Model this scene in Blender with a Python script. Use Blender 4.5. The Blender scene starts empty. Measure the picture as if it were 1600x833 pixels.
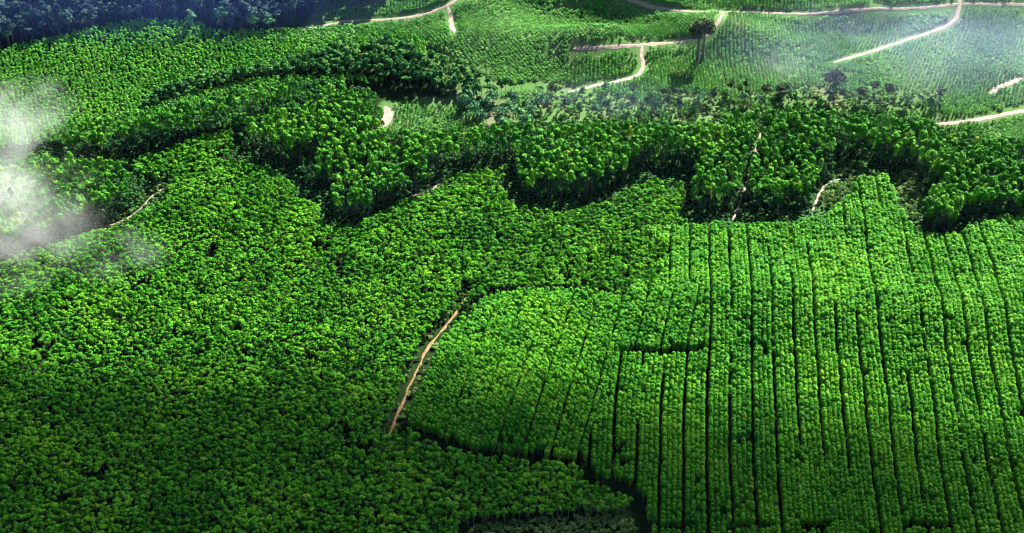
import bpy, bmesh, math, random
import numpy as np
rng = np.random.default_rng(7)
random.seed(7)
S = bpy.context.scene
COL = S.collection
R = math.radians

# ------------------------------------------------------------------ camera
H = 675.0; PITCH = R(38.3); FPX = 2200.0          # metres above the plain, downward pitch, focal length in photo pixels
cam = bpy.data.objects.new('camera', bpy.data.cameras.new('camera'))
COL.objects.link(cam); S.camera = cam
cam.location = (0, 0, H); cam.rotation_euler = (R(90) - PITCH, 0, 0)
cam.data.sensor_width = 36; cam.data.lens = 36 * FPX / 1600
cam.data.clip_start = 1; cam.data.clip_end = 60000

# ------------------------------------------------------------------ sky, sun, exposure
SUN_EL = R(39); SUN_AZ = R(31)                    # azimuth measured from +Y towards +X
w = bpy.data.worlds.new('World'); S.world = w; w.use_nodes = True
nt = w.node_tree
sky = nt.nodes.new('ShaderNodeTexSky'); sky.sky_type = 'NISHITA'; sky.sun_disc = False
sky.air_density = .5; sky.dust_density = .2; sky.ozone_density = 1.5; sky.sun_elevation = SUN_EL; sky.sun_rotation = SUN_AZ
bg = nt.nodes['Background']; bg.inputs['Strength'].default_value = 0.05
nt.links.new(sky.outputs['Color'], bg.inputs['Color'])
sl = bpy.data.lights.new('sun', 'SUN'); sl.energy = 5.0; sl.angle = R(0.5); sl.color = (1.0, 0.95, 0.86)
so = bpy.data.objects.new('sun', sl); COL.objects.link(so)
so.rotation_euler = (R(90) - SUN_EL, 0, -SUN_AZ + R(180))
S.view_settings.view_transform = 'Standard'; S.view_settings.look = 'None'
S.view_settings.exposure = 3.35; S.view_settings.gamma = 1.0
cy = S.cycles
cy.max_bounces = 5; cy.diffuse_bounces = 2; cy.glossy_bounces = 1; cy.transmission_bounces = 2
cy.volume_bounces = 1; cy.transparent_max_bounces = 24
cy.caustics_reflective = False; cy.caustics_refractive = False
cy.volume_step_rate = 2.0; cy.volume_max_steps = 128
cy.sample_clamp_indirect = 3.0; cy.use_denoising = True; cy.filter_width = 1.1

HAZE = .0000015

# ------------------------------------------------------------------ small helpers
def props(o, label=None, cat=None, group=None, kind=None):
    if label: o['label'] = label
    if cat: o['category'] = cat
    if group: o['group'] = group
    if kind: o['kind'] = kind
    return o

cp, sp = math.cos(PITCH), math.sin(PITCH)
def proj(x, y, z):                                 # world -> photo pixel
    dz = z - H
    d = y * cp - dz * sp
    return 800 + FPX * x / d, 416.5 - FPX * (y * sp + dz * cp) / d, d

def inside(px, py, poly):
    poly = np.asarray(poly, float)
    r = np.zeros(px.shape, bool)
    x0, y0 = poly[-1]
    for x1, y1 in poly:
        c = ((y1 > py) != (y0 > py)) & (px < (x0 - x1) * (py - y1) / ((y0 - y1) if y0 != y1 else 1e-9) + x1)
        r ^= c; x0, y0 = x1, y1
    return r

# smooth value noise for layouts
_g = rng.random((64, 64))
def vnoise(x, y, s):
    u, v = np.asarray(x) / s, np.asarray(y) / s
    i, j = np.floor(u).astype(int), np.floor(v).astype(int)
    a, b = u - i, v - j
    a, b = a * a * (3 - 2 * a), b * b * (3 - 2 * b)
    g = lambda p, q: _g[p % 64, q % 64]
    return (g(i, j) * (1 - a) + g(i + 1, j) * a) * (1 - b) + (g(i, j + 1) * (1 - a) + g(i + 1, j + 1) * a) * b

# ------------------------------------------------------------------ relief of the land: hills as (x, y, height, sx, sy, turn)
def flat_at(px, py):
    a, b = (np.asarray(px, float) - 800) / FPX, (416.5 - np.asarray(py, float)) / FPX
    dy, dz = cp + b * sp, -sp + b * cp
    t = -H / dz
    return a * t, dy * t
HILLS = []
def hill(px, py, h, sx, sy, turn=0):
    x, y = flat_at(px, py); HILLS.append((float(x), float(y), h, sx, sy, R(turn)))
for a in ((1022, 18, 34, 46, 18, 6), (870, 14, 38, 75, 30, 14), (1335, 30, 34, 75, 18, 2), (1310, 58, 17, 45, 12, 0),
          (930, 96, 22, 42, 17, 22), (1150, 72, 20, 50, 20, -22), (1570, 40, 26, 80, 22, 10), (760, 100, 14, 60, 18, 8), (250, 60, 24, 190, 70, 10), (560, 8, 16, 70, 24, 10),
          (1500, 92, 20, 120, 50, 20), (660, 110, 14, 110, 60, -10), (740, 62, 12, 60, 22, -15), (300, -60, 60, 300, 90, 0),
          (1050, -110, 40, 400, 90, 0), (430, 175, 10, 120, 40, 20), (1000, 520, 5, 120, 60, 0), (1360, 505, 11, 150, 26, -3)): hill(*a)
def terrain(x, y):
    x = np.asarray(x, float); y = np.asarray(y, float)
    z = (vnoise(x, y, 140) - .5) * 6 + (vnoise(x + 900, y + 300, 60) - .5) * 2.0
    for hx, hy, h, sx, sy, t in HILLS:
        c, s = math.cos(t), math.sin(t)
        u, v = (x - hx) * c + (y - hy) * s, -(x - hx) * s + (y - hy) * c
        z = z + h * np.exp(-.5 * ((u / sx) ** 2 + (v / sy) ** 2))
    far = np.clip((np.hypot(x, y - 900) - 1100) / 3000, 0, 1)
    return z + far * far * 160 * vnoise(x, y, 900)

def ground_at(px, py):                             # photo pixel -> point on the land
    px, py = np.atleast_1d(px).astype(float), np.atleast_1d(py).astype(float)
    a, b = (px - 800) / FPX, (416.5 - py) / FPX
    dx, dy, dz = a, cp + b * sp, -sp + b * cp
    t = -(H - 90) / dz
    step = 4.0
    done = np.zeros(px.shape, bool)
    for _ in range(260):
        below = (H + dz * t) <= terrain(dx * t, dy * t)
        done |= below
        if done.all(): break
        t = np.where(done, t, t + step)
    lo, hi = t - step, t.copy()
    for _ in range(12):
        m = (lo + hi) / 2
        bl = (H + dz * m) <= terrain(dx * m, dy * m)
        hi = np.where(bl, m, hi); lo = np.where(bl, lo, m)
    return dx * hi, dy * hi, terrain(dx * hi, dy * hi)

# ------------------------------------------------------------------ materials
def mat(name):
    m = bpy.data.materials.new(name); m.use_nodes = True
    n = m.node_tree.nodes; n.clear()
    return m, n, m.node_tree.links, n.new('ShaderNodeOutputMaterial')

def ramp(n, stops):
    r = n.new('ShaderNodeValToRGB'); e = r.color_ramp.elements
    while len(e) < len(stops): e.new(0.5)
    for k, (p, c) in enumerate(stops): e[k].position = p; e[k].color = (*c, 1)
    return r

def leaf_mat(name, dark, mid, light, odd=None, transl=.14, rough=.6, spec=.03):
    """leaves: each tree has its own tint, each leaf cluster varies about it, the stand drifts slowly"""
    m, n, l, out = mat(name)
    oi = n.new('ShaderNodeObjectInfo'); geo = n.new('ShaderNodeNewGeometry')
    nz = n.new('ShaderNodeTexNoise'); nz.inputs['Scale'].default_value = .022; nz.inputs['Detail'].default_value = 3
    l.new(geo.outputs['Position'], nz.inputs['Vector'])
    def mth(op, a, b):
        k = n.new('ShaderNodeMath'); k.operation = op
        for q, v in enumerate((a, b)):
            if isinstance(v, (int, float)): k.inputs[q].default_value = v
            else: l.new(v, k.inputs[q])
        return k.outputs[0]
    t = mth('MULTIPLY', oi.outputs['Random'], .45)
    t = mth('ADD', t, mth('MULTIPLY', geo.outputs['Random Per Island'], .4))
    t = mth('ADD', t, mth('MULTIPLY', mth('SUBTRACT', nz.outputs['Fac'], .5), 1.1))
    stops = [(.05, dark), (.45, mid), (.9, light)]
    r = ramp(n, stops); l.new(t, r.inputs['Fac'])
    col = r.outputs['Color']
    if odd:
        g = mth('GREATER_THAN', oi.outputs['Random'], .993)
        g2 = mth('MULTIPLY', g, mth('GREATER_THAN', geo.outputs['Random Per Island'], .35))
        mx = n.new('ShaderNodeMix'); mx.data_type = 'RGBA'
        l.new(g2, mx.inputs[0]); l.new(col, mx.inputs[6]); mx.inputs[7].default_value = (*odd, 1)
        col = mx.outputs[2]
    p = n.new('ShaderNodeBsdfPrincipled'); p.inputs['Roughness'].default_value = rough
    p.inputs['Specular IOR Level'].default_value = spec
    tr = n.new('ShaderNodeBsdfTranslucent'); ms = n.new('ShaderNodeMixShader'); ms.inputs[0].default_value = transl
    l.new(col, p.inputs['Base Color']); l.new(col, tr.inputs['Color'])
    l.new(p.outputs[0], ms.inputs[1]); l.new(tr.outputs[0], ms.inputs[2]); l.new(ms.outputs[0], out.inputs['Surface'])
    return m

def plain_mat(name, c1, c2, scale, rough=.9, detail=6):
    m, n, l, out = mat(name)
    geo = n.new('ShaderNodeNewGeometry'); nz = n.new('ShaderNodeTexNoise')
    nz.inputs['Scale'].default_value = scale; nz.inputs['Detail'].default_value = detail
    l.new(geo.outputs['Position'], nz.inputs['Vector'])
    r = ramp(n, [(.3, c1), (.7, c2)]); l.new(nz.outputs['Fac'], r.inputs['Fac'])
    p = n.new('ShaderNodeBsdfPrincipled'); p.inputs['Roughness'].default_value = rough
    p.inputs['Specular IOR Level'].default_value = .1
    l.new(r.outputs['Color'], p.inputs['Base Color']); l.new(p.outputs[0], out.inputs['Surface'])
    return m

M_ROW = leaf_mat('row_tree_leaves', (.009, .076, .003), (.032, .146, .004), (.084, .22, .008), (.12, .19, .012))
M_CAN = leaf_mat('canopy_leaves', (.010, .072, .003), (.033, .145, .005), (.088, .215, .009), (.11, .17, .012))
M_TALL = leaf_mat('tall_tree_leaves', (.01, .07, .005), (.03, .135, .007), (.08, .2, .01), (.16, .19, .015))
M_FAR = leaf_mat('hill_stand_leaves', (.025, .13, .012), (.055, .2, .016), (.1, .26, .022))
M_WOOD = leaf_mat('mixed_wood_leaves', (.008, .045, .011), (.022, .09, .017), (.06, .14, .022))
M_RAIN = leaf_mat('rainforest_leaves', (.004, .014, .012), (.009, .028, .02), (.028, .058, .036), transl=.08)
M_SAP = leaf_mat('sapling_leaves', (.026, .105, .018), (.052, .17, .026), (.1, .235, .04))
M_SHR = leaf_mat('shrub_leaves', (.035, .085, .018), (.075, .135, .032), (.13, .18, .05))
M_PALE = leaf_mat('pale_crown_leaves', (.02, .075, .03), (.045, .125, .05), (.09, .17, .07))
M_OLIVE = leaf_mat('olive_crown_leaves', (.006, .018, .005), (.014, .032, .007), (.035, .055, .01), transl=.08)
M_BARK = plain_mat('bark', (.09, .07, .05), (.2, .17, .13), .6)
M_DBARK = plain_mat('dark_bark', (.03, .025, .02), (.07, .055, .045), .6)

# ------------------------------------------------------------------ tree meshes
def quads(P, N, size, roll):
    """leaf clusters: one bent quad at each P facing N"""
    k = len(P)
    N = N / np.linalg.norm(N, axis=1, keepdims=True)
    ref = np.where(np.abs(N[:, 2:3]) < .9, np.array([[0, 0, 1.]]), np.array([[1., 0, 0]]))
    U = np.cross(N, ref); U /= np.linalg.norm(U, axis=1, keepdims=True)
    V = np.cross(N, U)
    c, s = np.cos(roll)[:, None], np.sin(roll)[:, None]
    A, B = U * c + V * s, -U * s + V * c
    h = (size / 2)[:, None]
    bend = N * h * .35
    vs = np.stack([P - A * h * 1.15, P - B * h * .8 + bend, P + A * h * 1.15, P + B * h * .8 - bend], 1).reshape(-1, 3)
    return vs, np.arange(4 * k).reshape(k, 4)

def trunk(h, r0, r1, lean=(0, 0), base=(0, 0), sides=5, rings=4, limbs=()):
    V, F = [], []
    def tube(a, b, ra, rb, n):
        a, b = np.array(a, float), np.array(b, float); d = b - a; d = d / np.linalg.norm(d)
        u = np.cross(d, [1, .3, .1]); u /= np.linalg.norm(u); v = np.cross(d, u)
        i0 = len(V)
        for q in range(n + 1):
            t = q / n; c = a + (b - a) * t; rr = ra + (rb - ra) * t
            for s_ in range(sides):
                an = 2 * math.pi * s_ / sides
                V.append(c + (u * math.cos(an) + v * math.sin(an)) * rr)
        for q in range(n):
            for s_ in range(sides):
                s2 = (s_ + 1) % sides
                F.append((i0 + q * sides + s_, i0 + q * sides + s2, i0 + (q + 1) * sides + s2, i0 + (q + 1) * sides + s_))
    b = np.array([base[0], base[1], -.4])
    t = np.array([base[0] + lean[0], base[1] + lean[1], h])
    tube(b, t, r0, r1, rings)
    for f, dx, dy, dz, rr in limbs:
        p = b + (t - b) * f
        tube(p, p + np.array([dx, dy, dz]), rr, rr * .35, 2)
    return np.array(V), F

def to_mesh(name, pieces):
    """pieces: list of (verts, faces, material)"""
    V, F, MI, ms = [], [], [], []
    off = 0
    for v, f, m in pieces:
        if m not in ms: ms.append(m)
        V.append(np.asarray(v)); F += [tuple(int(i) + off for i in q) for q in f]
        MI += [ms.index(m)] * len(f); off += len(v)
    me = bpy.data.meshes.new(name)
    me.from_pydata(np.concatenate(V).tolist(), [], F)
    for m in ms: me.materials.append(m)
    me.polygons.foreach_set('material_index', MI)
    me.update()
    return me

def crown(r, seed, z0, z1, wide, n, size, shape='ovoid', out=.8, lumps=0, flat=.75, top=.5):
    """leaf clusters on an uneven shell: one head of foliage, or several masses carried on limbs"""
    g = np.random.default_rng(seed)
    hz = z1 - z0
    if lumps:
        c = []
        for k in range(lumps):
            a = k * 2.4 + g.random() * .8; q = math.sqrt((k + .3) / lumps) * .7
            c.append((math.cos(a) * wide * q, math.sin(a) * wide * q, z0 + hz * (.76 - .55 * q * q + g.normal() * .08)))
        c = np.array(c); w_ = wide * (.34 + .2 * g.random(lumps))
        i = g.integers(0, lumps, n)
        d = g.normal(size=(n, 3)); d /= np.linalg.norm(d, axis=1, keepdims=True)
        d[:, 2] = np.where(d[:, 2] < -.25, -d[:, 2], d[:, 2])
        rad = (.72 + .33 * g.random(n))
        P = c[i] + d * (w_[i] * rad)[:, None] * np.array([1, 1, flat])
        N = d * np.array([1, 1, 1 / flat])
    else:
        t = g.random(n) ** (.8 if shape == 'ovoid' else 1.25)
        a = g.random(n) * 2 * math.pi
        if shape == 'cone':
            prof = (1 - t) ** .8 * .95 + .06; nz = np.full(n, wide / hz + .25)
        else:
            m_ = 1 - top * .8
            u = np.where(t < m_, (t - m_) / m_, (t - m_) / (1 - m_))
            prof = np.sqrt(np.clip(1 - np.abs(u) ** 2.0, .02, 1)); nz = u * 1.5 / np.maximum(prof, .2)
        k = 1 + .2 * np.sin(a * 3 + seed) * np.sin(t * 6 + seed * 2) + .12 * np.sin(a * 5 + t * 9 + seed)
        rad = wide * prof * k * (.8 + .25 * g.random(n))
        P = np.stack([np.cos(a) * rad, np.sin(a) * rad, z0 + hz * t], 1)
        N = np.stack([np.cos(a), np.sin(a), nz], 1)
    N = N / np.linalg.norm(N, axis=1, keepdims=True) * out + g.normal(size=(n, 3)) * (1 - out)
    return quads(P, N, size * (.7 + .6 * g.random(n)), g.random(n) * 6.28)

def kind_row(k):
    h = 12.5; c = crown(None, 10 + k, 3.6, h, 1.68, 150, .9, 'ovoid', top=.55)
    return [trunk(h * .8, .13, .05) + (M_BARK,), c + (M_ROW,)]
def kind_can(k):
    h = 12.0; c = crown(None, 30 + k, 4.0, h, 2.4, 190, 1.05, lumps=3 + k % 3)
    return [trunk(h * .8, .15, .06) + (M_BARK,), c + (M_CAN,)]
def kind_tall(k):
    h = 31.0; c = crown(None, 50 + k, 19.0 + k % 3, h, 2.75, 270, 1.15, lumps=5 + k % 3, flat=1.15) if k % 2 else crown(None, 50 + k, 17.5, h, 2.2, 240, 1.2, 'ovoid', top=.45)
    return [trunk(h * .85, .24, .08, lean=(.5 - .2 * k, .2)) + (M_DBARK,), c + (M_TALL,)]
def kind_far(k):
    h = 9.0; c = crown(None, 70 + k, 2.2, h, 2.0, 110, 1.1, lumps=4)
    return [trunk(h * .7, .12, .05) + (M_BARK,), c + (M_FAR,)]
def kind_wood(k):
    h = 16.0; c = crown(None, 90 + k, 4.5, h, 3.6, 260, 1.5, lumps=6 + k % 3)
    return [trunk(h * .75, .3, .1, limbs=((.6, 2, 1, 3, .1), (.65, -2, -1, 3, .1))) + (M_DBARK,), c + (M_WOOD,)]
def kind_rain(k):
    h = 22.0; c = crown(None, 110 + k, 8, h, 5.6, 420, 1.7, lumps=8 + k % 4)
    return [trunk(h * .75, .55, .2, limbs=((.7, 4, 1, 4, .2), (.72, -4, -1, 4, .2), (.75, 1, 4, 4, .2))) + (M_DBARK,), c + (M_RAIN,)]
def kind_sap(k):
    h = 3.2; c = crown(None, 130 + k, .2, h, 1.2, 60, .72, 'ovoid', top=.5)
    return [trunk(h * .7, .06, .03, rings=1) + (M_DBARK,), c + (M_SAP,)]
def kind_shrub(k):
    c = crown(None, 150 + k, .2, 3.2, 2.2, 130, .85, lumps=4 + k % 2, out=.65)
    return [trunk(1.6, .1, .05, rings=1) + (M_DBARK,), c + (M_SHR,)]

# ------------------------------------------------------------------ setting: ground sheet, tracks
def axis(a, b, step, far):
    mid = np.arange(a, b + step, step)
    e = []; d = step
    p = b
    while p < far: d *= 1.25; p += d; e.append(p)
    s_ = []; d = step; p = a
    while p > -far: d *= 1.25; p -= d; s_.append(p)
    return np.array(s_[::-1] + list(mid) + e)

# ---- zones of the photo, traced where the crowns stand
P_RAIN = [(-120, -90), (-120, 85), (0, 66), (60, 54), (110, 42), (165, 27), (230, 19), (300, 18), (335, 38), (400, 36), (432, 30), (455, 26), (480, 12), (515, 0), (590, -4), (620, -30), (620, -90)]
P_FAR = [(-120, 90), (0, 74), (60, 62), (110, 50), (165, 35), (230, 28), (296, 28), (340, 48), (400, 46), (465, 42), (520, 41), (580, 40), (625, 44), (665, 60), (665, 120), (500, 130), (420, 190), (130, 215), (-120, 240)]
P_WOOD = [(205, 165), (245, 132), (300, 112), (380, 102), (445, 88), (500, 70), (560, 60), (598, 52), (640, 66), (700, 82), (735, 100), (770, 122), (800, 126), (850, 122), (872, 132), (850, 140), (790, 142), (765, 146), (740, 146), (705, 138), (660, 130), (615, 124), (575, 116), (520, 116), (430, 118), (380, 124), (300, 146), (222, 166)]
P_TALL = [  # ridge stand and the long scalloped belt
    [(88, 196), (140, 182), (210, 172), (310, 147), (400, 130), (450, 123), (500, 121), (545, 126), (580, 138), (596, 152), (598, 196), (640, 199), (700, 200), (740, 195), (800, 189), (900, 187), (1000, 185), (1060, 189), (1100, 187), (1130, 182), (1180, 174), (1230, 167), (1285, 164), (1330, 176), (1400, 179), (1450, 183), (1470, 197), (1520, 206), (1600, 214), (1720, 220),
     (1720, 312), (1600, 314), (1537, 310), (1503, 316), (1491, 338), (1450, 333), (1444, 310), (1459, 288), (1475, 275), (1452, 262), (1431, 238), (1381, 232), (1366, 218), (1312, 218), (1306, 224), (1303, 262), (1275, 284), (1268, 303), (1182, 304), (1166, 288), (1158, 290), (1150, 304), (1104, 306), (1080, 296), (1080, 284), (1091, 240), (1086, 234), (1019, 234), (982, 241), (979, 262), (926, 281), (869, 285), (822, 281), (805, 262), (803, 224), (687, 234), (681, 254), (672, 275), (619, 293), (587, 297), (575, 315), (525, 315), (519, 308), (519, 268), (500, 262), (466, 262), (470, 247), (506, 225), (503, 219), (470, 226), (440, 231), (402, 210), (374, 204), (370, 190), (400, 182), (450, 166), (500, 142), (470, 145), (420, 159), (370, 172), (312, 186), (250, 203), (190, 215), (120, 222), (95, 218)],
    [(-120, 252), (60, 246), (120, 244), (180, 250), (222, 266), (224, 288), (196, 306), (160, 322), (100, 342), (40, 366), (-120, 396)]]
P_ROW = [(985, 420), (985, 345), (1088, 348), (1229, 347), (1287, 334), (1331, 300), (1340, 272), (1387, 267), (1400, 297), (1419, 341), (1444, 363), (1481, 363), (1506, 354), (1569, 335), (1600, 329), (1740, 320), (1740, 905), (1034, 905), (1016, 812), (1004, 775), (994, 752), (960, 742), (926, 742), (926, 715), (905, 715), (800, 706), (735, 700), (705, 684), (636, 660), (634, 640), (655, 600), (672, 560), (700, 512), (730, 478), (772, 452), (850, 446), (920, 449), (965, 461), (985, 462)]
P_CAN = [(-120, 410), (0, 400), (60, 386), (130, 360), (186, 346), (232, 322), (266, 296), (232, 276), (182, 258), (120, 252), (100, 250), (175, 249), (250, 233), (330, 203), (363, 195), (365, 246), (400, 257), (424, 258), (459, 284), (463, 307), (500, 314), (504, 341), (537, 347), (587, 330), (603, 320), (659, 301), (712, 270), (759, 261), (787, 264), (785, 291), (806, 320), (866, 326), (907, 322), (960, 305), (1004, 283), (1025, 277), (1066, 283), (1069, 312), (1058, 335), (1088, 348), (1100, 350), (1100, 462), (965, 461), (920, 449), (850, 446), (772, 452), (730, 475), (700, 500), (665, 545), (640, 590), (622, 632), (608, 668), (640, 672), (700, 695), (770, 708), (905, 722), (918, 750), (955, 760), (985, 772), (983, 796), (905, 798), (800, 806), (735, 812), (716, 812), (716, 905), (-120, 905)]
P_SAP = [(470, 50), (490, 30), (520, 14), (600, 6), (640, -30), (1740, -40), (1740, 235), (1480, 235), (1450, 215), (1280, 205), (1130, 215), (1000, 215), (740, 235), (600, 235), (596, 160), (640, 160), (720, 165), (780, 150), (700, 95), (640, 72), (560, 60), (490, 60)]

# tracks: (photo points, width m, clear width m, colour)
TRACKS = [
    ('dirt_track', [(462, 50), (480, 45), (520, 37), (560, 32), (600, 31), (640, 27), (675, 19), (697, 9), (712, 0), (730, -22)], 3.0, 11, 0, 'pale dirt track curving round the striped sapling hill at top left centre'),
    ('dirt_track', [(699, 10), (704, 24), (706, 40), (710, 52)], 4.4, 11, 0, 'short pale spur dropping from the track bend at the top of the photo'),
    ('dirt_track', [(965, -14), (985, 0), (1005, 7), (1040, 15), (1080, 18), (1130, 18.5), (1200, 20), (1260, 22), (1300, 19), (1360, 14), (1430, 13), (1494, 7), (1506, 6), (1560, 7), (1640, 7)], 2.9, 11, 0, 'long pale dirt track running along the top right edge'),
    ('dirt_track', [(1131, 19), (1122, 35), (1112, 50), (1100, 58), (1075, 64), (1050, 67), (1005, 70), (960, 73), (895, 77)], 2.9, 11, 0, 'pale dirt track passing behind the lone two stemmed giant'),
    ('dirt_track', [(1004, 71), (1002, 85), (1005, 100), (1000, 114), (980, 124), (940, 132), (888, 144)], 3.4, 11, 0, 'pale dirt track hooking down and left from the crossing track'),
    ('dirt_track', [(1499, -16), (1500, 6), (1497, 20), (1490, 33), (1470, 45), (1430, 58), (1380, 75), (1340, 87), (1302, 98)], 3.8, 11, 0, 'pale dirt track sweeping down across the upper right hillside'),
    ('dirt_track', [(1462, 195), (1500, 191), (1540, 185), (1570, 179), (1600, 173), (1660, 165)], 4.4, 13, 0, 'broad bare track at the right edge beyond the tall belt'),
    ('dirt_track', [(601, 166), (606, 174), (606, 182), (600, 192), (590, 200)], 9, 13, 0, 'short bright bend of bare track beside the tall stand'),
    ('dirt_track', [(735, 455), (716, 485), (703, 502), (690, 518), (668, 545), (655, 572), (640, 602), (627, 635), (616, 662), (604, 690)], 1.8, 5.2, 1, 'orange dirt track slanting between the two foreground plantations'),
    ('dirt_track', [(1196, 196), (1187, 215), (1180, 240), (1172, 270), (1163, 296), (1155, 318), (1144, 345)], 2.4, 4.5, 0, 'bare track coming down through the tall belt to the row plantation'),
    ('dirt_track', [(1322, 279), (1308, 281), (1294, 286), (1284, 298), (1277, 312), (1270, 330)], 2.8, 5, 0, 'curved bare track round the scrub patch below the tall belt'),
    ('dirt_track', [(262, 290), (236, 308), (222, 324), (204, 338), (184, 348), (150, 360)], 1.6, 7.5, 0, 'broken sandy track under the misty stand at left'),
    ('dirt_track', [(700, 284), (680, 292), (660, 300), (640, 308)], 4, 7, 0, 'short sandy stretch of track along the shadowed belt foot'),
    ('dirt_track', [(1546, 146), (1560, 138), (1578, 130), (1598, 122)], 5, 6, 0, 'small bare patch of track on the right hillside'),
]
def spline(pts, n=10):
    p = np.array([pts[0]] + list(pts) + [pts[-1]], float); o = []
    for i in range(1, len(p) - 2):
        for k in range(n):
            t = k / n
            o.append(.5 * ((2 * p[i]) + (-p[i - 1] + p[i + 1]) * t + (2 * p[i - 1] - 5 * p[i] + 4 * p[i + 1] - p[i + 2]) * t * t + (-p[i - 1] + 3 * p[i] - 3 * p[i + 1] + p[i + 2]) * t ** 3))
    o.append(p[-2]); return np.array(o)

M_TRACK = [plain_mat('pale_dirt', (.09, .068, .055), (.16, .128, .105), .35), plain_mat('orange_dirt', (.05, .03, .012), (.13, .085, .04), .4)]
CLEAR = []
for name, pts, wd, clr, mi, lab in TRACKS:
    q = spline(pts); gx, gy, gz = ground_at(q[:, 0], q[:, 1])
    # even out and resample on the ground
    for _ in range(3):
        gx[1:-1] = (gx[:-2] + 2 * gx[1:-1] + gx[2:]) / 4; gy[1:-1] = (gy[:-2] + 2 * gy[1:-1] + gy[2:]) / 4
    d = np.r_[0, np.cumsum(np.hypot(np.diff(gx), np.diff(gy)))]
    n = max(4, int(d[-1] / 2.5)); s_ = np.linspace(0, d[-1], n)
    cx, cy_ = np.interp(s_, d, gx), np.interp(s_, d, gy)
    tx, ty = np.gradient(cx), np.gradient(cy_); L = np.hypot(tx, ty); nx, ny = -ty / L, tx / L
    V, F = [], []
    cols = np.linspace(-1, 1, 5)
    j1, j2 = (vnoise(cx + 55, cy_, 6) - .5) * 1.6, (vnoise(cx, cy_ + 77, 6) - .5) * 1.6
    taper = np.clip(np.minimum(s_, d[-1] - s_) / 10 + .35, 0, 1)
    for i in range(n):
        for c in cols:
            o_ = c * wd / 2 * taper[i] + (j1[i] if c < 0 else j2[i]) * abs(c)
            x, y = cx[i] + nx[i] * o_, cy_[i] + ny[i] * o_
            V.append((x, y, float(terrain(x, y)) + .35 - .2 * abs(c)))
    for i in range(n - 1):
        for c in range(4):
            F.append((i * 5 + c, i * 5 + c + 1, i * 5 + c + 6, i * 5 + c + 5))
    ob = bpy.data.objects.new(name, to_mesh(name, [(np.array(V), F, M_TRACK[mi])]))
    COL.objects.link(ob); props(ob, lab, 'dirt track', kind='structure')
    CLEAR.append((cx, cy_, clr, wd))

def off_tracks(x, y, extra=0.0, scale=1.0):
    ok = np.ones(x.shape, bool)
    for cx, cy_, c, _w in CLEAR:
        r = (c * scale) / 2 + extra
        m = (x > cx.min() - r) & (x < cx.max() + r) & (y > cy_.min() - r) & (y < cy_.max() + r)
        if not m.any(): continue
        i = np.where(m)[0]
        for s_ in range(0, len(i), 4000):
            j = i[s_:s_ + 4000]
            d2 = ((x[j, None] - cx) ** 2 + (y[j, None] - cy_) ** 2).min(1)
            ok[j] &= d2 > (r * (.7 + .6 * vnoise(x[j] + 19, y[j] + 3, 7))) ** 2
    return ok

# ground
ax, ay = axis(-700, 700, 5, 16000), axis(480, 1500, 5, 16000)
gx, gy = np.meshgrid(ax, ay)
gz = terrain(gx, gy)
nx_, ny_ = len(ax), len(ay); ZMIN = float(gz.min())
me = bpy.data.meshes.new('ground')
idx = np.arange(nx_ * ny_).reshape(ny_, nx_)
faces = np.stack([idx[:-1, :-1], idx[:-1, 1:], idx[1:, 1:], idx[1:, :-1]], -1).reshape(-1, 4)
me.from_pydata(np.stack([gx, gy, gz], -1).reshape(-1, 3).tolist(), [], faces.tolist())
me.polygons.foreach_set('use_smooth', [True] * len(me.polygons))
px_, py_, _d = proj(gx.ravel(), gy.ravel(), gz.ravel())
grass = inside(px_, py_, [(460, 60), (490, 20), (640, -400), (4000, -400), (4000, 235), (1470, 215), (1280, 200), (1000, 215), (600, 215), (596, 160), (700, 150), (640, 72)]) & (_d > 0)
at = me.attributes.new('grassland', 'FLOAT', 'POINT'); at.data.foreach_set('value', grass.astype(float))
m, n, l, out = mat('ground_cover')
geo = n.new('ShaderNodeNewGeometry')
n1 = n.new('ShaderNodeTexNoise'); n1.inputs['Scale'].default_value = .03; n1.inputs['Detail'].default_value = 8
n2 = n.new('ShaderNodeTexNoise'); n2.inputs['Scale'].default_value = .5; n2.inputs['Detail'].default_value = 6
for q in (n1, n2): l.new(geo.outputs['Position'], q.inputs['Vector'])
rg = ramp(n, [(.3, (.02, .055, .012)), (.5, (.034, .072, .02)), (.62, (.055, .062, .036)), (.76, (.085, .066, .056))])
ad = n.new('ShaderNodeMath'); ad.operation = 'MULTIPLY_ADD'; ad.inputs[1].default_value = .5
l.new(n2.outputs['Fac'], ad.inputs[0])
hf = n.new('ShaderNodeMath'); hf.operation = 'MULTIPLY'; hf.inputs[1].default_value = .5; l.new(n1.outputs['Fac'], hf.inputs[0])
l.new(hf.outputs[0], ad.inputs[2]); l.new(ad.outputs[0], rg.inputs['Fac'])
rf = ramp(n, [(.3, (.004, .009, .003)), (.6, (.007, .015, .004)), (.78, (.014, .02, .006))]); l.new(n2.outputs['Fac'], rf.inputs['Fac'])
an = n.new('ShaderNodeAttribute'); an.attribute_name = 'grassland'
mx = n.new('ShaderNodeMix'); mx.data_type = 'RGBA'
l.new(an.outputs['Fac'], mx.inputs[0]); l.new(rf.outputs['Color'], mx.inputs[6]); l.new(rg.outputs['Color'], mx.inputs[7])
p = n.new('ShaderNodeBsdfPrincipled'); p.inputs['Roughness'].default_value = 1; p.inputs['Specular IOR Level'].default_value = 0
l.new(mx.outputs[2], p.inputs['Base Color']); l.new(p.outputs[0], out.inputs['Surface'])
me.materials.append(m); me.update()
ground = bpy.data.objects.new('ground', me); COL.objects.link(ground); props(ground, kind='structure')

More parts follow.
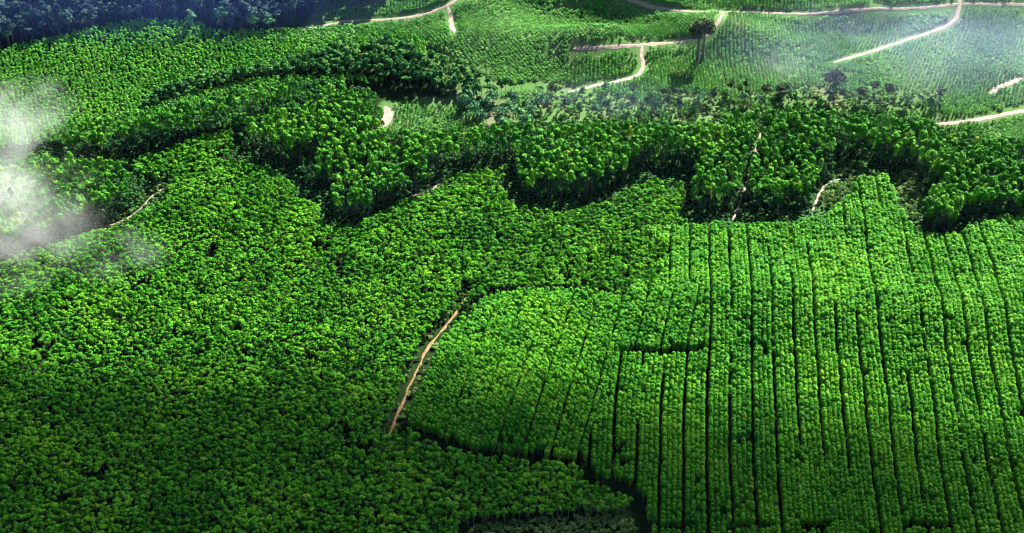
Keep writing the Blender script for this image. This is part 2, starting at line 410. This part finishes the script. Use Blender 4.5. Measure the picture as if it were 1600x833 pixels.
# ------------------------------------------------------------------ planting
XR, YR = (-760, 800), (480, 1480)
def grid(row, col, ang, jit, gap=None, zone=None):
    """planting positions: rows along +Y turned right by ang, optional wider lane after every `gap[0]` rows"""
    c, s = math.cos(R(ang)), math.sin(R(ang))
    a = np.arange(-1500, 1500, row)
    if gap:
        k = np.arange(len(a)); a = a + (k // gap[0]) * gap[1]; a = a - a.mean()
    b = np.arange(-100, 1900, col)
    A, B = np.meshgrid(a, b); A, B = A.ravel(), B.ravel()
    B = B + (np.round(A / row).astype(int) * 7919 % 13) / 13 * col
    x, y = A * c + B * s, -A * s + B * c
    x = x + rng.normal(size=x.shape) * jit; y = y + rng.normal(size=x.shape) * jit
    m = (x > XR[0]) & (x < XR[1]) & (y > YR[0]) & (y < YR[1])
    return x[m], y[m]

def geo_nodes(name, variants):
    ng = bpy.data.node_groups.new(name, 'GeometryNodeTree')
    ng.interface.new_socket('Geometry', in_out='INPUT', socket_type='NodeSocketGeometry')
    ng.interface.new_socket('Geometry', in_out='OUTPUT', socket_type='NodeSocketGeometry')
    N, L = ng.nodes, ng.links
    gi, go = N.new('NodeGroupInput'), N.new('NodeGroupOutput')
    join = N.new('GeometryNodeJoinGeometry')
    for objs in variants:
        src = []
        for o in objs:
            oi = N.new('GeometryNodeObjectInfo'); oi.transform_space = 'ORIGINAL'
            oi.inputs['Object'].default_value = o; oi.inputs['As Instance'].default_value = False
            src.append(oi.outputs['Geometry'])
        g2 = N.new('GeometryNodeGeometryToInstance')
        for s_ in src: L.new(s_, g2.inputs[0])
        L.new(g2.outputs[0], join.inputs[0])
    ip = N.new('GeometryNodeInstanceOnPoints'); ip.inputs['Pick Instance'].default_value = True
    L.new(gi.outputs[0], ip.inputs['Points']); L.new(join.outputs[0], ip.inputs['Instance'])
    for nm, ty, sock in (('turn', 'FLOAT_VECTOR', 'Rotation'), ('size', 'FLOAT_VECTOR', 'Scale'), ('variant', 'INT', 'Instance Index')):
        na = N.new('GeometryNodeInputNamedAttribute'); na.data_type = ty; na.inputs['Name'].default_value = nm
        L.new(na.outputs['Attribute'], ip.inputs[sock])
    L.new(ip.outputs[0], go.inputs[0])
    return ng

def plant(name, stuff_name, kind_fn, nvar, x, y, sx, sz, label_fn, cat, stuff_label, h, parts=False, cap=300):
    """the `cap` nearest trees in the picture become objects of their own, the rest one mass"""
    z = terrain(x, y)
    qx, qy, d = proj(x, y, z + .8 * h * sz)
    inframe = (qx > 4) & (qx < 1596) & (qy > 4) & (qy < 827)
    order = np.argsort(np.where(inframe, d, 1e9))
    if inframe.sum() <= 330: cap = int(inframe.sum())
    chosen = order[:cap]
    var = rng.integers(0, nvar, len(x)); rz = rng.random(len(x)) * 6.283
    var[chosen[:nvar]] = np.arange(nvar)
    meshes = []
    for k in range(nvar):
        pc = kind_fn(k)
        meshes.append([('trunk', to_mesh('trunk', [pc[0]])), ('crown', to_mesh('crown', [pc[1]]))] if parts else [(None, to_mesh(name, pc))])
    src = [None] * nvar
    for i in chosen:
        ms = meshes[var[i]]
        if parts:
            o = bpy.data.objects.new(name, None); o.empty_display_size = 1
        else:
            o = bpy.data.objects.new(name, ms[0][1])
        COL.objects.link(o)
        o.location = (x[i], y[i], z[i]); o.rotation_euler = (0, 0, rz[i]); o.scale = (sx[i], sx[i], sz[i])
        lab, grp = label_fn(qx[i], qy[i]); props(o, lab, cat, grp)
        if parts:
            ch = []
            for nm, mm in ms:
                c = bpy.data.objects.new(nm, mm); COL.objects.link(c); c.parent = o; ch.append(c)
        else: ch = [o]
        if src[var[i]] is None: src[var[i]] = ch
    rest = np.setdiff1d(np.arange(len(x)), chosen)
    if len(rest) and stuff_name:
        me = bpy.data.meshes.new(stuff_name)
        me.from_pydata(np.stack([x, y, z], 1)[rest].tolist(), [], [])
        for nm, ty, key, val in (('turn', 'FLOAT_VECTOR', 'vector', np.stack([0 * rz, 0 * rz, rz], 1)[rest]), ('size', 'FLOAT_VECTOR', 'vector', np.stack([sx, sx, sz], 1)[rest]), ('variant', 'INT', 'value', var[rest])):
            a = me.attributes.new(nm, ty, 'POINT'); a.data.foreach_set(key, np.ascontiguousarray(val).ravel())
        o = bpy.data.objects.new(stuff_name, me); COL.objects.link(o)
        md = o.modifiers.new('trees', 'NODES'); md.node_group = geo_nodes(stuff_name, src)
        props(o, stuff_label, cat, kind='stuff')
    print(name, len(x), 'in frame', int(inframe.sum()))

def tops(x, y, h): return proj(x, y, terrain(x, y) + h)[:2]
def within(x, y, lo, hi, poly):
    return inside(*tops(x, y, lo), poly) & inside(*tops(x, y, hi), poly)
def thirds(cuts, items):
    def f(qx, qy):
        for c, it in zip(cuts, items):
            if qx < c: return it
        return items[-1]
    return f

# --- row plantation at right and its neighbour beyond the orange track
P_SUB = [(960, 551), (1100, 551), (1100, 440), (600, 440), (600, 720), (905, 715), (930, 660), (955, 600)]
def sway(x, y):
    return x + (vnoise(x, y, 70) - .5) * 3.2 + (vnoise(x + 300, y, 24) - .5) * .8, y
def row_side(x, y):
    u, v = tops(x, y, 10)
    return ((u > 1052 + 110 * (vnoise(x + 8, y, 26) - .5)) & ((v > 352 + 30 * (vnoise(x, y + 9, 20) - .5)) | (u > 1086))) | (v > 464)
x1, y1 = sway(*grid(3.25, 3.15, 6.5, .2, gap=(4, 2.2)))
k1 = within(x1, y1, 8, 12, P_ROW) & row_side(x1, y1) & ~inside(*tops(x1, y1, 10), P_SUB)
# trees grown up inside the lanes, so that a lane shows only here and there
c_, s_ = math.cos(R(6.5)), math.sin(R(6.5))
a_all = np.arange(-1500, 1500, 3.25); a_all = a_all + (np.arange(len(a_all)) // 4) * 2.2; a_all -= a_all.mean()
mid = (a_all[3::4][:-1] + a_all[4::4][:len(a_all[3::4][:-1])]) / 2
A, B = np.meshgrid(mid, np.arange(300, 1500, 3.0)); K = np.meshgrid(np.arange(len(mid)), np.arange(300, 1500, 3.0))[0].ravel(); A, B = A.ravel(), B.ravel()
op = vnoise(K * 71.3, B, 70) + .35 * ((K * 7919 % 11) / 11 - .5) + .06 * rng.normal(size=len(K))
x3, y3 = A * c_ + B * s_ + rng.normal(size=len(A)) * .35, -A * s_ + B * c_
x3, y3 = sway(x3, y3)
k3 = (op > .66) & row_side(x3, y3) & within(x3, y3, 8, 12, P_ROW) & ~inside(*tops(x3, y3, 10), P_SUB)
x2, y2 = grid(3.25, 3.3, 14, .36, gap=(5, 1.6)); qx2, qy2 = tops(x2, y2, 10)
k2 = within(x2, y2, 8, 12, P_ROW) & inside(qx2, qy2, P_SUB) & ~((np.abs(qy2 - 551) < 4) & (qx2 > 955))
x, y = np.r_[x1[k1], x2[k2], x3[k3]], np.r_[y1[k1], y2[k2], y3[k3]]
qx, qy = tops(x, y, 10)
dark_lanes = ((np.abs(qy - 546 + (qx - 960) * .02) < 3.2) & (qx > 960) & (qx < 1110)) | ((np.abs(qy - 820 - (qx - 1150) * .01) < 6) & (((qx > 1000) & (qx < 1090)) | ((qx > 1135) & (qx < 1215)) | ((qx > 1250) & (qx < 1300)))) | ((np.abs(qy - 822) < 6) & (qx > 1410) & (qx < 1490))
sx = (.88 + .2 * rng.random(len(x))) * np.interp(qy, [330, 480, 640], [1.22, 1.15, .96]); sz = .8 + .22 * vnoise(x, y, 35) + .16 * vnoise(x + 70, y, 13) + .09 * rng.normal(size=len(x)) * .7
keep = off_tracks(x, y, 1.5) & (rng.random(len(x)) > .025 + .25 * (vnoise(x + 40, y, 16) > .86)) & ~dark_lanes
x, y, sx, sz = x[keep], y[keep], sx[keep], sz[keep]
plant('plantation_tree', 'row_plantation', kind_row, 6, x, y, sx, sz, thirds((1150, 1400), [
    ('slim green tree in the lowest rows left of the dark bottom gap', 'lowest trees of the row plantation, left part'),
    ('slim green tree in the lowest rows between the two dark bottom gaps', 'lowest trees of the row plantation, middle part'),
    ('slim green tree in the lowest straight rows by the bottom right corner', 'lowest trees of the row plantation, right part')]), 'tree',
    'bright green plantation planted in long straight rows with dark lanes at right', 12.5)

# --- irregular canopy at left
x, y = grid(3.45, 3.3, 3, .85); qx, qy = tops(x, y, 9.5)
keep = within(x, y, 7, 11.5, P_CAN) & ~(row_side(x, y) & inside(qx, qy, P_ROW)) & off_tracks(x, y, 1.2) & (vnoise(x + 11, y + 31, 11) < .9)
rowlanes = (qx > 860) & (qx < 1100) & (qy > 350) & (qy < 480) & (np.mod(x * math.cos(R(8)) - y * math.sin(R(8)), 15.2) < 1.5)
keep &= ~rowlanes & ~((np.abs(qy - 552 + .01 * qx - 6 * (vnoise(x, y, 30) - .5)) < 2.6) & (qx < 560) & (rng.random(len(x)) < .75))
x, y = x[keep], y[keep]
sx = (.72 + .4 * rng.random(len(x))) * np.where(rng.random(len(x)) < .12, 1.35, 1); sz = .74 + .34 * vnoise(x, y, 18) + .1 * vnoise(x, y, 60) + .3 * (rng.random(len(x)) < .02) + .1 * rng.normal(size=len(x)) * .8
plant('broad_tree', 'dense_plantation', kind_can, 7, x, y, sx, sz, thirds((330, 720), [
    ('bushy dark green tree of the dense canopy at the bottom left corner', 'lowest trees of the dense canopy, left part'),
    ('bushy dark tree of the dense canopy at the bottom edge, left of the dark strip', 'lowest trees of the dense canopy, middle part'),
    ('bushy green tree just above the dark strip at the bottom centre', 'trees above the dark strip')]), 'tree',
    'dense uneven green tree canopy filling the left foreground', 12)

# --- tall belt
x, y = grid(3.45, 3.3, 10, .6); qx, qy = tops(x, y, 21)
keep = np.zeros(len(x), bool)
for pl in P_TALL: keep |= within(x, y, 21, 30, pl)
keep &= off_tracks(x, y, 1.0)
x, y = x[keep], y[keep]
sx = .8 + .35 * rng.random(len(x)); sz = .8 + .22 * vnoise(x, y, 40) + .1 * rng.normal(size=len(x))
plant('tall_tree', 'tall_tree_belt', kind_tall, 6, x, y, sx, sz, thirds((640, 1060, 1330), [
    ('tall straight tree on the shadowed front edge of the belt left of the photo centre', 'front edge trees of the tall belt, left lobe'),
    ('tall straight tree on the shadowed front edge of the middle belt lobe', 'front edge trees of the tall belt, middle lobe'),
    ('tall straight tree beside the bare track on the front edge of the belt', 'front edge trees of the tall belt beside the track'),
    ('tall straight tree on the belt lobe at the right edge above the row plantation', 'front edge trees of the tall belt, right lobe')]), 'tree',
    'belt of tall dense trees with scalloped dark front edge across the middle', 31, parts=True)

# --- dark understorey inside, behind and along the foot of the belt, low growth in the gaps before it
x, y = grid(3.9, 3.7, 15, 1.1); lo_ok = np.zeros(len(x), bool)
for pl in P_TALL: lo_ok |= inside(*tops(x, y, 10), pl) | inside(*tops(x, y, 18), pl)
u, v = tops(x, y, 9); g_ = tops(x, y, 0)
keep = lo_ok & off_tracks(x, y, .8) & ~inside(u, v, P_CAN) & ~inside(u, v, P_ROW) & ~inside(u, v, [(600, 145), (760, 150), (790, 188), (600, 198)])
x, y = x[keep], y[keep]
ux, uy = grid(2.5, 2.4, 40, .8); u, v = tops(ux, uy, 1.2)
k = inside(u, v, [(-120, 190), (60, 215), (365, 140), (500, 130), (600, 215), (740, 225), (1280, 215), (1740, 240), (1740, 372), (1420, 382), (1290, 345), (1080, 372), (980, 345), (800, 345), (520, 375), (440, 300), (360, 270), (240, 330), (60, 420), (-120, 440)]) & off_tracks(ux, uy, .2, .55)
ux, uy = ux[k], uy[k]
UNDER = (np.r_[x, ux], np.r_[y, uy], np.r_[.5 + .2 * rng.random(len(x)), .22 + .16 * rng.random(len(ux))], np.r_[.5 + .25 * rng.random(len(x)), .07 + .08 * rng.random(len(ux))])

# --- far bright stand on the left hill
x, y = grid(3.4, 3.2, -20, .8); qx, qy = tops(x, y, 7)
keep = inside(qx, qy, P_FAR) & ~within(x, y, 7, 15, P_WOOD) & off_tracks(x, y, .5)
x, y = x[keep], y[keep]
sx = .8 + .4 * rng.random(len(x)); sz = .8 + .35 * vnoise(x, y, 25) + .1 * rng.random(len(x))
plant('young_tree', 'hill_plantation', kind_far, 5, x, y, sx, sz, lambda a, b: ('small bright green tree low on the left hill stand just behind the tall ridge', 'nearest trees of the bright hill stand'), 'tree',
    'bright green tree stand covering the rounded hill at upper left', 9)

# --- mixed wood behind the belt
x, y = grid(5.2, 4.9, 20, 1.4)
keep = within(x, y, 7, 15, P_WOOD) & off_tracks(x, y, 1)
x, y = x[keep], y[keep]
sx = .7 + .6 * rng.random(len(x)); sz = .7 + .5 * rng.random(len(x))
plant('wild_tree', 'mixed_wood', kind_wood, 7, x, y, sx, sz, thirds((480, 640), [
    ('dark uneven wild tree in the wood strip behind the left ridge', 'nearest trees of the mixed wood, left'),
    ('dark uneven wild tree in the wood behind the ridge top', 'nearest trees of the mixed wood, middle'),
    ('bluish uneven wild tree in the wood above the small sapling field', 'nearest trees of the mixed wood, right')]), 'tree',
    'dark mixed natural wood running behind the tall ridge stand', 16)

# --- rainforest at top left
x, y = grid(8.2, 7.8, 12, 2.2)
keep = within(x, y, 10, 22, P_RAIN); x, y = x[keep], y[keep]
sx = .65 + .6 * rng.random(len(x)); sz = .75 + .45 * rng.random(len(x))
plant('rainforest_tree', 'rainforest', kind_rain, 7, x, y, sx, sz, thirds((230,), [
    ('dark blue green rainforest tree on the forest edge at the top left corner', 'rainforest edge trees, left'),
    ('dark blue green rainforest tree on the forest edge behind the bright hill stand', 'rainforest edge trees, right')]), 'tree',
    'dark blue rainforest mass along the top left edge', 22)

# --- saplings in rows over the far slopes
parts_ = []
for poly, ang in (([(440, 60), (440, -60), (735, -60), (712, 0), (690, 14), (640, 29), (560, 34)], 4),
                  ([(560, 35), (640, 30), (700, 12), (900, -60), (980, -60), (1010, 10), (1130, 20), (1110, 55), (1000, 70), (880, 78), (880, 150), (640, 150), (560, 62)], -38),
                  ([(880, 78), (1000, 70), (1110, 55), (1135, 20), (1300, 20), (1300, 100), (1200, 240), (800, 240), (800, 150), (880, 150)], 3),
                  ([(590, 150), (760, 150), (760, 240), (590, 240)], 12),
                  ([(980, -60), (1740, -60), (1740, 8), (1500, 8), (1300, 20), (1135, 20), (1010, 10)], 8),
                  ([(1300, 20), (1500, 8), (1740, 8), (1740, 245), (1200, 245), (1300, 100)], 24)):
    a, b = grid(3.2, 2.4, ang, .3); a = a + (vnoise(a, b, 45) - .5) * 6; b = b + (vnoise(a + 200, b, 38) - .5) * 5; u, v = tops(a, b, 2)
    k = inside(u, v, poly); parts_.append((a[k], b[k]))
x, y = np.concatenate([q[0] for q in parts_]), np.concatenate([q[1] for q in parts_])
qx, qy = tops(x, y, 2)
scrub = inside(qx, qy, [(800, 160), (870, 125), (960, 150), (1010, 140), (1090, 140), (1140, 150), (1210, 140), (1260, 130), (1340, 140), (1400, 135), (1470, 150), (1470, 175), (1300, 175), (1100, 200), (960, 190), (820, 190)])
keep = inside(qx, qy, P_SAP) & off_tracks(x, y, .2) & ~(scrub & (vnoise(x, y, 9) > .4)) & (rng.random(len(x)) > .05 + .45 * (vnoise(x, y, 22) > .8) + .2 * (vnoise(x + 500, y, 8) > .7))
keep &= ~inside(qx, qy, P_WOOD)
x, y = x[keep], y[keep]
sx = (.55 + .4 * vnoise(x + 31, y, 30) + .5 * rng.random(len(x))); sz = (.4 + .6 * vnoise(x, y, 50) + .35 * rng.random(len(x))) * (1 + .6 * np.clip((vnoise(x + 77, y + 20, 75) - .6) * 8, 0, 1))
plant('sapling', 'sapling_rows', kind_sap, 5, x, y, sx, sz, lambda a, b: (('low green sapling in the small bright field beside the bend of bare track', 'saplings of the small bright field') if a < 800 else ('low green sapling in the nearest rows by the right edge beyond the tall belt', 'nearest saplings at right') if a > 1300 else ('low green sapling in the nearest rows behind the middle of the tall belt', 'nearest saplings behind the belt')), 'sapling',
    'rows of young green saplings over the rolling far slopes', 4.2)

# --- shrubs: scrub valley, scrub below the belt, bushes at the bottom edge
SCR = [([(800, 190), (870, 128), (960, 150), (1010, 140), (1090, 140), (1140, 152), (1210, 142), (1260, 132), (1340, 142), (1400, 138), (1470, 152), (1470, 172), (1300, 172), (1100, 196), (960, 190)], 5.6, 0),
       ([(1284, 322), (1288, 290), (1312, 288), (1336, 268), (1330, 262), (1300, 268), (1338, 275), (1330, 300), (1300, 325)], 3.4, 1),
       ([(1395, 275), (1430, 262), (1445, 300), (1436, 352), (1420, 345), (1402, 300)], 4.0, 1),
       ([(735, 822), (800, 815), (905, 806), (965, 804), (990, 812), (1000, 860), (735, 860)], 2.9, 2),
       ([(1140, 826), (1225, 822), (1230, 860), (1135, 860)], 3.2, 3),
       ([(905, 326), (960, 306), (1000, 286), (1012, 292), (965, 314), (915, 332)], 3.4, 1)]
SX, SY, SG = [], [], []
for poly, st, g in SCR:
    a, b = grid(st, st, 30, st * .3); u, v = tops(a, b, 2)
    k = inside(u, v, poly) & off_tracks(a, b, 1); SX.append(a[k]); SY.append(b[k])
for cx, cy_, c, wd in CLEAR[8:13]:
    i = rng.integers(1, len(cx) - 1, int(len(cx) * .9)); sd = rng.choice([-1, 1], len(i)); tx, ty = cx[i + 1] - cx[i - 1], cy_[i + 1] - cy_[i - 1]; L = np.hypot(tx, ty)
    o_ = wd / 2 + 1.3 + rng.random(len(i)) * (c - wd + 2.5) / 2
    SX.append(cx[i] - ty / L * sd * o_); SY.append(cy_[i] + tx / L * sd * o_)
x, y = np.concatenate(SX), np.concatenate(SY)
sx = .6 + .7 * rng.random(len(x)); sz = .6 + .8 * rng.random(len(x))
def shrub_label(a, b):
    if 330 < b < 700: return ('low grey green shrub on the verge of the orange dirt track', 'track verge shrubs')
    if b > 700: return (('olive shrub in the bush line below the dark strip at the bottom centre', 'bushes at the bottom centre') if a < 1080 else ('olive shrub at the bottom edge in the dark gap right of centre', 'bushes at the bottom edge gap'))
    if b > 240: return (('grey green shrub on the scrub patch beside the row plantation top', 'scrub beside the row plantation') if a > 1100 else ('grey green shrub along the light fringe below the middle belt lobe', 'scrub fringe below the belt') if a > 800 else ('low grey green shrub beside the sandy track under the misty stand', 'track verge shrubs at left'))
    return ('pale green shrub on the scrubby valley floor behind the tall belt', 'valley scrub')
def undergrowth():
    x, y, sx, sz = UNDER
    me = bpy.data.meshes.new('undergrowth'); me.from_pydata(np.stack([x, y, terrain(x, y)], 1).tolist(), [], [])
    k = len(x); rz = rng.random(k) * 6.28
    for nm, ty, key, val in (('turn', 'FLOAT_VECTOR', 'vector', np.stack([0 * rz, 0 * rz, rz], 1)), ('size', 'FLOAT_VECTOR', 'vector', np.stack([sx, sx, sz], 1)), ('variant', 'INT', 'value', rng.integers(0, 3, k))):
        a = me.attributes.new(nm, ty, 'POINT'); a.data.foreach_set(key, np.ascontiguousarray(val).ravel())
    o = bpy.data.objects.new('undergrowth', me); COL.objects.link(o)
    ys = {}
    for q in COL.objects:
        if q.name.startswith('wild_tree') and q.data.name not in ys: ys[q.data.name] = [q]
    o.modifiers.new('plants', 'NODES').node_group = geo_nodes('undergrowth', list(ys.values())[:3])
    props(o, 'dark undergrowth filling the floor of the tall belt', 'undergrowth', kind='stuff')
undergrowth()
plant('shrub', 'scrub', kind_shrub, 5, x, y, sx, sz, shrub_label, 'shrub', 'pale green scrub along the valley behind the tall belt', 3.2)

# ------------------------------------------------------------------ single trees that stand out
def single(name, px, py, h, wide, crown_lo, mtl, label, group=None, n=420, size=1.4, lumps=8, seed=1, bark=None, stems=1):
    gx, gy, gz = ground_at(px, py)
    o = bpy.data.objects.new(name, None); COL.objects.link(o); o.location = (gx[0], gy[0], gz[0])
    props(o, label, 'tree', group)
    g = random.Random(seed)
    for s_ in range(stems):
        bx = (s_ - (stems - 1) / 2) * 5.2
        limbs = [(.5 + .4 * g.random(), g.uniform(-1, 1) * wide * .5, g.uniform(-1, 1) * wide * .5, h * .12, h * .006) for _ in range(5)]
        t = bpy.data.objects.new('trunk', to_mesh('trunk', [trunk(h * .86, h * (.036 if stems > 1 else .017), h * (.012 if stems > 1 else .005), lean=(-bx * .3 + g.uniform(-.5, .5), g.uniform(-.5, .5)), base=(bx, 0), sides=7, rings=6, limbs=limbs) + (bark or M_DBARK,)]))
        COL.objects.link(t); t.parent = o
    c = bpy.data.objects.new('crown', to_mesh('crown', [crown(None, seed, h * crown_lo, h, wide, n, size, lumps=lumps, out=.6) + (mtl,)]))
    COL.objects.link(c); c.parent = o
    return o

single('giant_tree', 1093, 99, 49, 12, .36, M_OLIVE, 'lone dark giant tree with two bare stems standing among the far saplings', n=3600, size=2.1, lumps=15, seed=201, stems=2)
single('olive_tree', 1300, 154, 30, 10.5, .25, M_OLIVE, 'large round olive tree rising above the scrub behind the belt', n=1800, size=1.6, lumps=12, seed=202)
single('olive_tree', 1344, 160, 16, 5, .2, M_OLIVE, 'smaller olive tree just right of the large round olive one', n=600, seed=203)
single('olive_tree', 1386, 160, 20, 6, .25, M_OLIVE, 'olive tree at the right end of the valley tree row', n=700, seed=204)
single('dark_tree', 1163, 158, 24, 3, .2, M_OLIVE, 'thin dark columnar tree left of the paired dark trees', n=260, lumps=6, seed=205)
single('dark_tree', 1194, 164, 24, 5, .2, M_OLIVE, 'left tree of the dark pair below the far mist wisp', n=700, seed=206)
single('dark_tree', 1216, 166, 25, 5.4, .2, M_OLIVE, 'right tree of the dark pair below the far mist wisp', n=800, seed=207)
single('dark_tree', 1016, 182, 26, 6, .25, M_WOOD, 'dark bluish tree in the valley scrub below the giant tree', n=800, seed=208)
single('dark_tree', 988, 172, 18, 4.5, .2, M_WOOD, 'small dark tree left of the bluish valley tree', n=280, seed=209)
k = 0
for px, py in [(1115 + 0, 162)] + [(rng.uniform(830, 1480), rng.uniform(150, 180)) for _ in range(34)] + list(((1132, 166), (948, 178), (930, 184), (905, 186), (882, 180), (1255, 158), (1240, 166), (1060, 178), (1090, 172), (1420, 164))):
    k += 1
    single('valley_tree', px, py, 13 + (k * 5 % 7), 3.6 + (k % 3), .15, (M_WOOD, M_OLIVE, M_PALE)[k % 3], 'small mixed tree scattered in the scrub valley behind the tall belt', 'small scattered valley trees', n=240, seed=220 + k)
k = 0
for px, py in ((724, 172), (742, 182), (760, 176), (778, 190), (795, 180), (812, 192), (830, 184), (846, 172), (752, 196), (786, 202), (822, 204), (735, 160), (800, 168), (770, 164)):
    k += 1
    single('pale_tree', px, py, 13 + (k * 3 % 5), 6.0 + (k % 3), .1, M_PALE, 'pale rounded blue green tree in the clump right of the small sapling field', 'pale rounded trees beside the small sapling field', n=420, size=1.5, lumps=9, seed=240 + k)
for j, (px, py, hh, ww, lab) in enumerate(((303, 52, 24, 5, 'grey emergent tree standing alone on the bright hill stand edge'), (348, 46, 24, 7, 'pale grey crowned tree on the rainforest edge right of the emergent one'), (398, 52, 20, 7, 'bluish round tree at the rainforest edge beside the palest crown'), (421, 50, 18, 7, 'palest round crown on the rainforest edge near the sapling hill'))):
    single('edge_tree', px, py, hh, ww, .3, M_PALE if j != 2 else M_WOOD, lab, n=380, size=1.5, seed=260 + j, bark=M_BARK)
for j, (px, py) in enumerate(((735, 262), (783, 250), (498, 262), (1020, 268), (1045, 268), (910, 312), (1330, 270), (1345, 274), (1448, 296), (845, 318), (130, 224), (216, 226))):
    single('stray_tree', px, py, 12 + j % 4, 2.2, .3, M_TALL, 'lone small tree standing in the shadow at the foot of the tall belt', 'stray trees in the belt shadow', n=150, size=1.1, lumps=5, seed=280 + j)

# ------------------------------------------------------------------ air: haze and mist
def box(name, x0, x1, y0, y1, z0, z1):
    v = [(x, y, z) for z in (z0, z1) for y in (y0, y1) for x in (x0, x1)]
    f = [(0, 2, 3, 1), (4, 5, 7, 6), (0, 1, 5, 4), (2, 6, 7, 3), (0, 4, 6, 2), (1, 3, 7, 5)]
    me = bpy.data.meshes.new(name); me.from_pydata(v, [], f); me.update()
    o = bpy.data.objects.new(name, me); COL.objects.link(o); return o
hz = box('haze', -17500, 17500, -17500, 17500, ZMIN - 1.0, H + 12)
props(hz, 'thin pale blue haze over the whole plantation', 'haze', kind='stuff')
m, n, l, out = mat('haze_air')
pv = n.new('ShaderNodeVolumePrincipled'); pv.inputs['Color'].default_value = (.3, .5, 1.0, 1)
pv.inputs['Density'].default_value = HAZE; pv.inputs['Anisotropy'].default_value = .2
l.new(pv.outputs[0], out.inputs['Volume']); hz.data.materials.append(m)

def mist(px, py, z, rx, ry, rz, dens, scale, seed, label, turn=0, c=(.84, .87, .83), lo=.34, hi=.76):
    """a patch of drifting cloud: an ellipsoid of air whose density is broken into wisps"""
    x, y, g0 = ground_at(px, py)
    # slide along the sight line so that the patch hovers z metres over the land
    dz = z / (H - g0[0]); cx, cy_ = x[0] * (1 - dz), y[0] * (1 - dz)
    bm = bmesh.new(); bmesh.ops.create_icosphere(bm, subdivisions=3, radius=1)
    me = bpy.data.meshes.new('mist'); bm.to_mesh(me); bm.free()
    o = bpy.data.objects.new('mist', me); COL.objects.link(o)
    o.location = (cx, cy_, g0[0] + z); o.scale = (rx, ry, rz); o.rotation_euler = (0, 0, R(turn))
    m, n, l, out = mat('mist_air')
    tc = n.new('ShaderNodeTexCoord')
    ln = n.new('ShaderNodeVectorMath'); ln.operation = 'LENGTH'; l.new(tc.outputs['Object'], ln.inputs[0])
    fall = n.new('ShaderNodeMapRange'); fall.interpolation_type = 'SMOOTHERSTEP'
    for q, v in ((1, .15), (2, 1.0), (3, 1.0), (4, 0.0)): fall.inputs[q].default_value = v
    l.new(ln.outputs['Value'], fall.inputs[0])
    mp = n.new('ShaderNodeMapping'); mp.inputs['Location'].default_value = (seed * 3.1, seed * 1.7, seed)
    mp.inputs['Scale'].default_value = (rx * scale, ry * scale, rz * scale * 1.2); l.new(tc.outputs['Object'], mp.inputs['Vector'])
    nz = n.new('ShaderNodeTexNoise'); nz.inputs['Scale'].default_value = 1; nz.inputs['Detail'].default_value = 4
    nz.inputs['Roughness'].default_value = .5; nz.inputs['Distortion'].default_value = .8; l.new(mp.outputs[0], nz.inputs['Vector'])
    mr = n.new('ShaderNodeMapRange'); mr.interpolation_type = 'SMOOTHSTEP'
    for q, v in ((1, lo), (2, hi), (3, 0.0), (4, 1.0)): mr.inputs[q].default_value = v
    l.new(nz.outputs['Fac'], mr.inputs[0])
    mu = n.new('ShaderNodeMath'); mu.operation = 'MULTIPLY'; l.new(fall.outputs[0], mu.inputs[0]); l.new(mr.outputs[0], mu.inputs[1])
    m2 = n.new('ShaderNodeMath'); m2.operation = 'MULTIPLY'; m2.inputs[1].default_value = dens; l.new(mu.outputs[0], m2.inputs[0])
    pv = n.new('ShaderNodeVolumePrincipled'); pv.inputs['Color'].default_value = (*c, 1); pv.inputs['Anisotropy'].default_value = .35
    l.new(m2.outputs[0], pv.inputs['Density']); l.new(pv.outputs[0], out.inputs['Volume'])
    me.materials.append(m); props(o, label, 'mist', kind='stuff')

# unseen cloud added above the frame, placed only to darken the near plantation
SHX, SHY = math.sin(SUN_AZ) / math.tan(SUN_EL), math.cos(SUN_AZ) / math.tan(SUN_EL)
bm = bmesh.new(); bmesh.ops.create_icosphere(bm, subdivisions=5, radius=1)
for v in bm.verts:
    k = .65 * float(vnoise(v.co.x * 3.2 + 9, v.co.y * 2.2 + 5 + v.co.z, 1)) + .35 * float(vnoise(v.co.x * 8 + 30, v.co.y * 5 + 14 + v.co.z, 1)); v.co *= .72 + .56 * k
me = bpy.data.meshes.new('cloud'); bm.to_mesh(me); bm.free()
o = bpy.data.objects.new('cloud', me); COL.objects.link(o)
o.location = (20 + SHX * 1200, 466 + SHY * 1200, 1200); o.scale = (800, 225, 70); o.rotation_euler = (0, 0, R(-8))
m, n, l, out = mat('shade_cloud_air')
pv = n.new('ShaderNodeVolumePrincipled'); pv.inputs['Color'].default_value = (.97, .97, .97, 1)
pv.inputs['Density'].default_value = .0125; pv.inputs['Anisotropy'].default_value = .3
l.new(pv.outputs[0], out.inputs['Volume']); me.materials.append(m)
props(o, 'added unseen cloud above the frame, put there to shade the near plantation', 'cloud', kind='stuff')

mist(-20, 245, 34, 85, 145, 24, .009, .016, 1, 'white cloud mist drifting over the left edge', 15)
mist(40, 165, 34, 62, 60, 18, .007, .026, 9, 'torn upper edge of the white cloud at left', 10)
mist(15, 350, 30, 90, 118, 22, .010, .02, 5, 'broad pale mist below the white cloud at the left edge')
mist(180, 395, 22, 55, 46, 12, .0055, .036, 2, 'thin grey mist wisp trailing below the white cloud at left')
mist(1225, 100, 20, 60, 45, 8, .003, .05, 3, 'small white smoke wisp above the dark tree pair')
mist(1480, 70, 30, 290, 130, 24, .0021, .012, 6, 'thin blue veil of mist over the far right hillside', c=(.5, .58, 1), lo=.1, hi=.8)
mist(960, 150, 24, 120, 50, 14, .0013, .016, 7, 'thin blue veil of mist along the scrub valley', c=(.5, .66, 1), lo=.1, hi=.8)
mist(200, -10, 40, 420, 120, 30, .00045, .008, 8, 'thin blue veil of mist over the rainforest', c=(.16, .3, 1), lo=-.4, hi=.9)
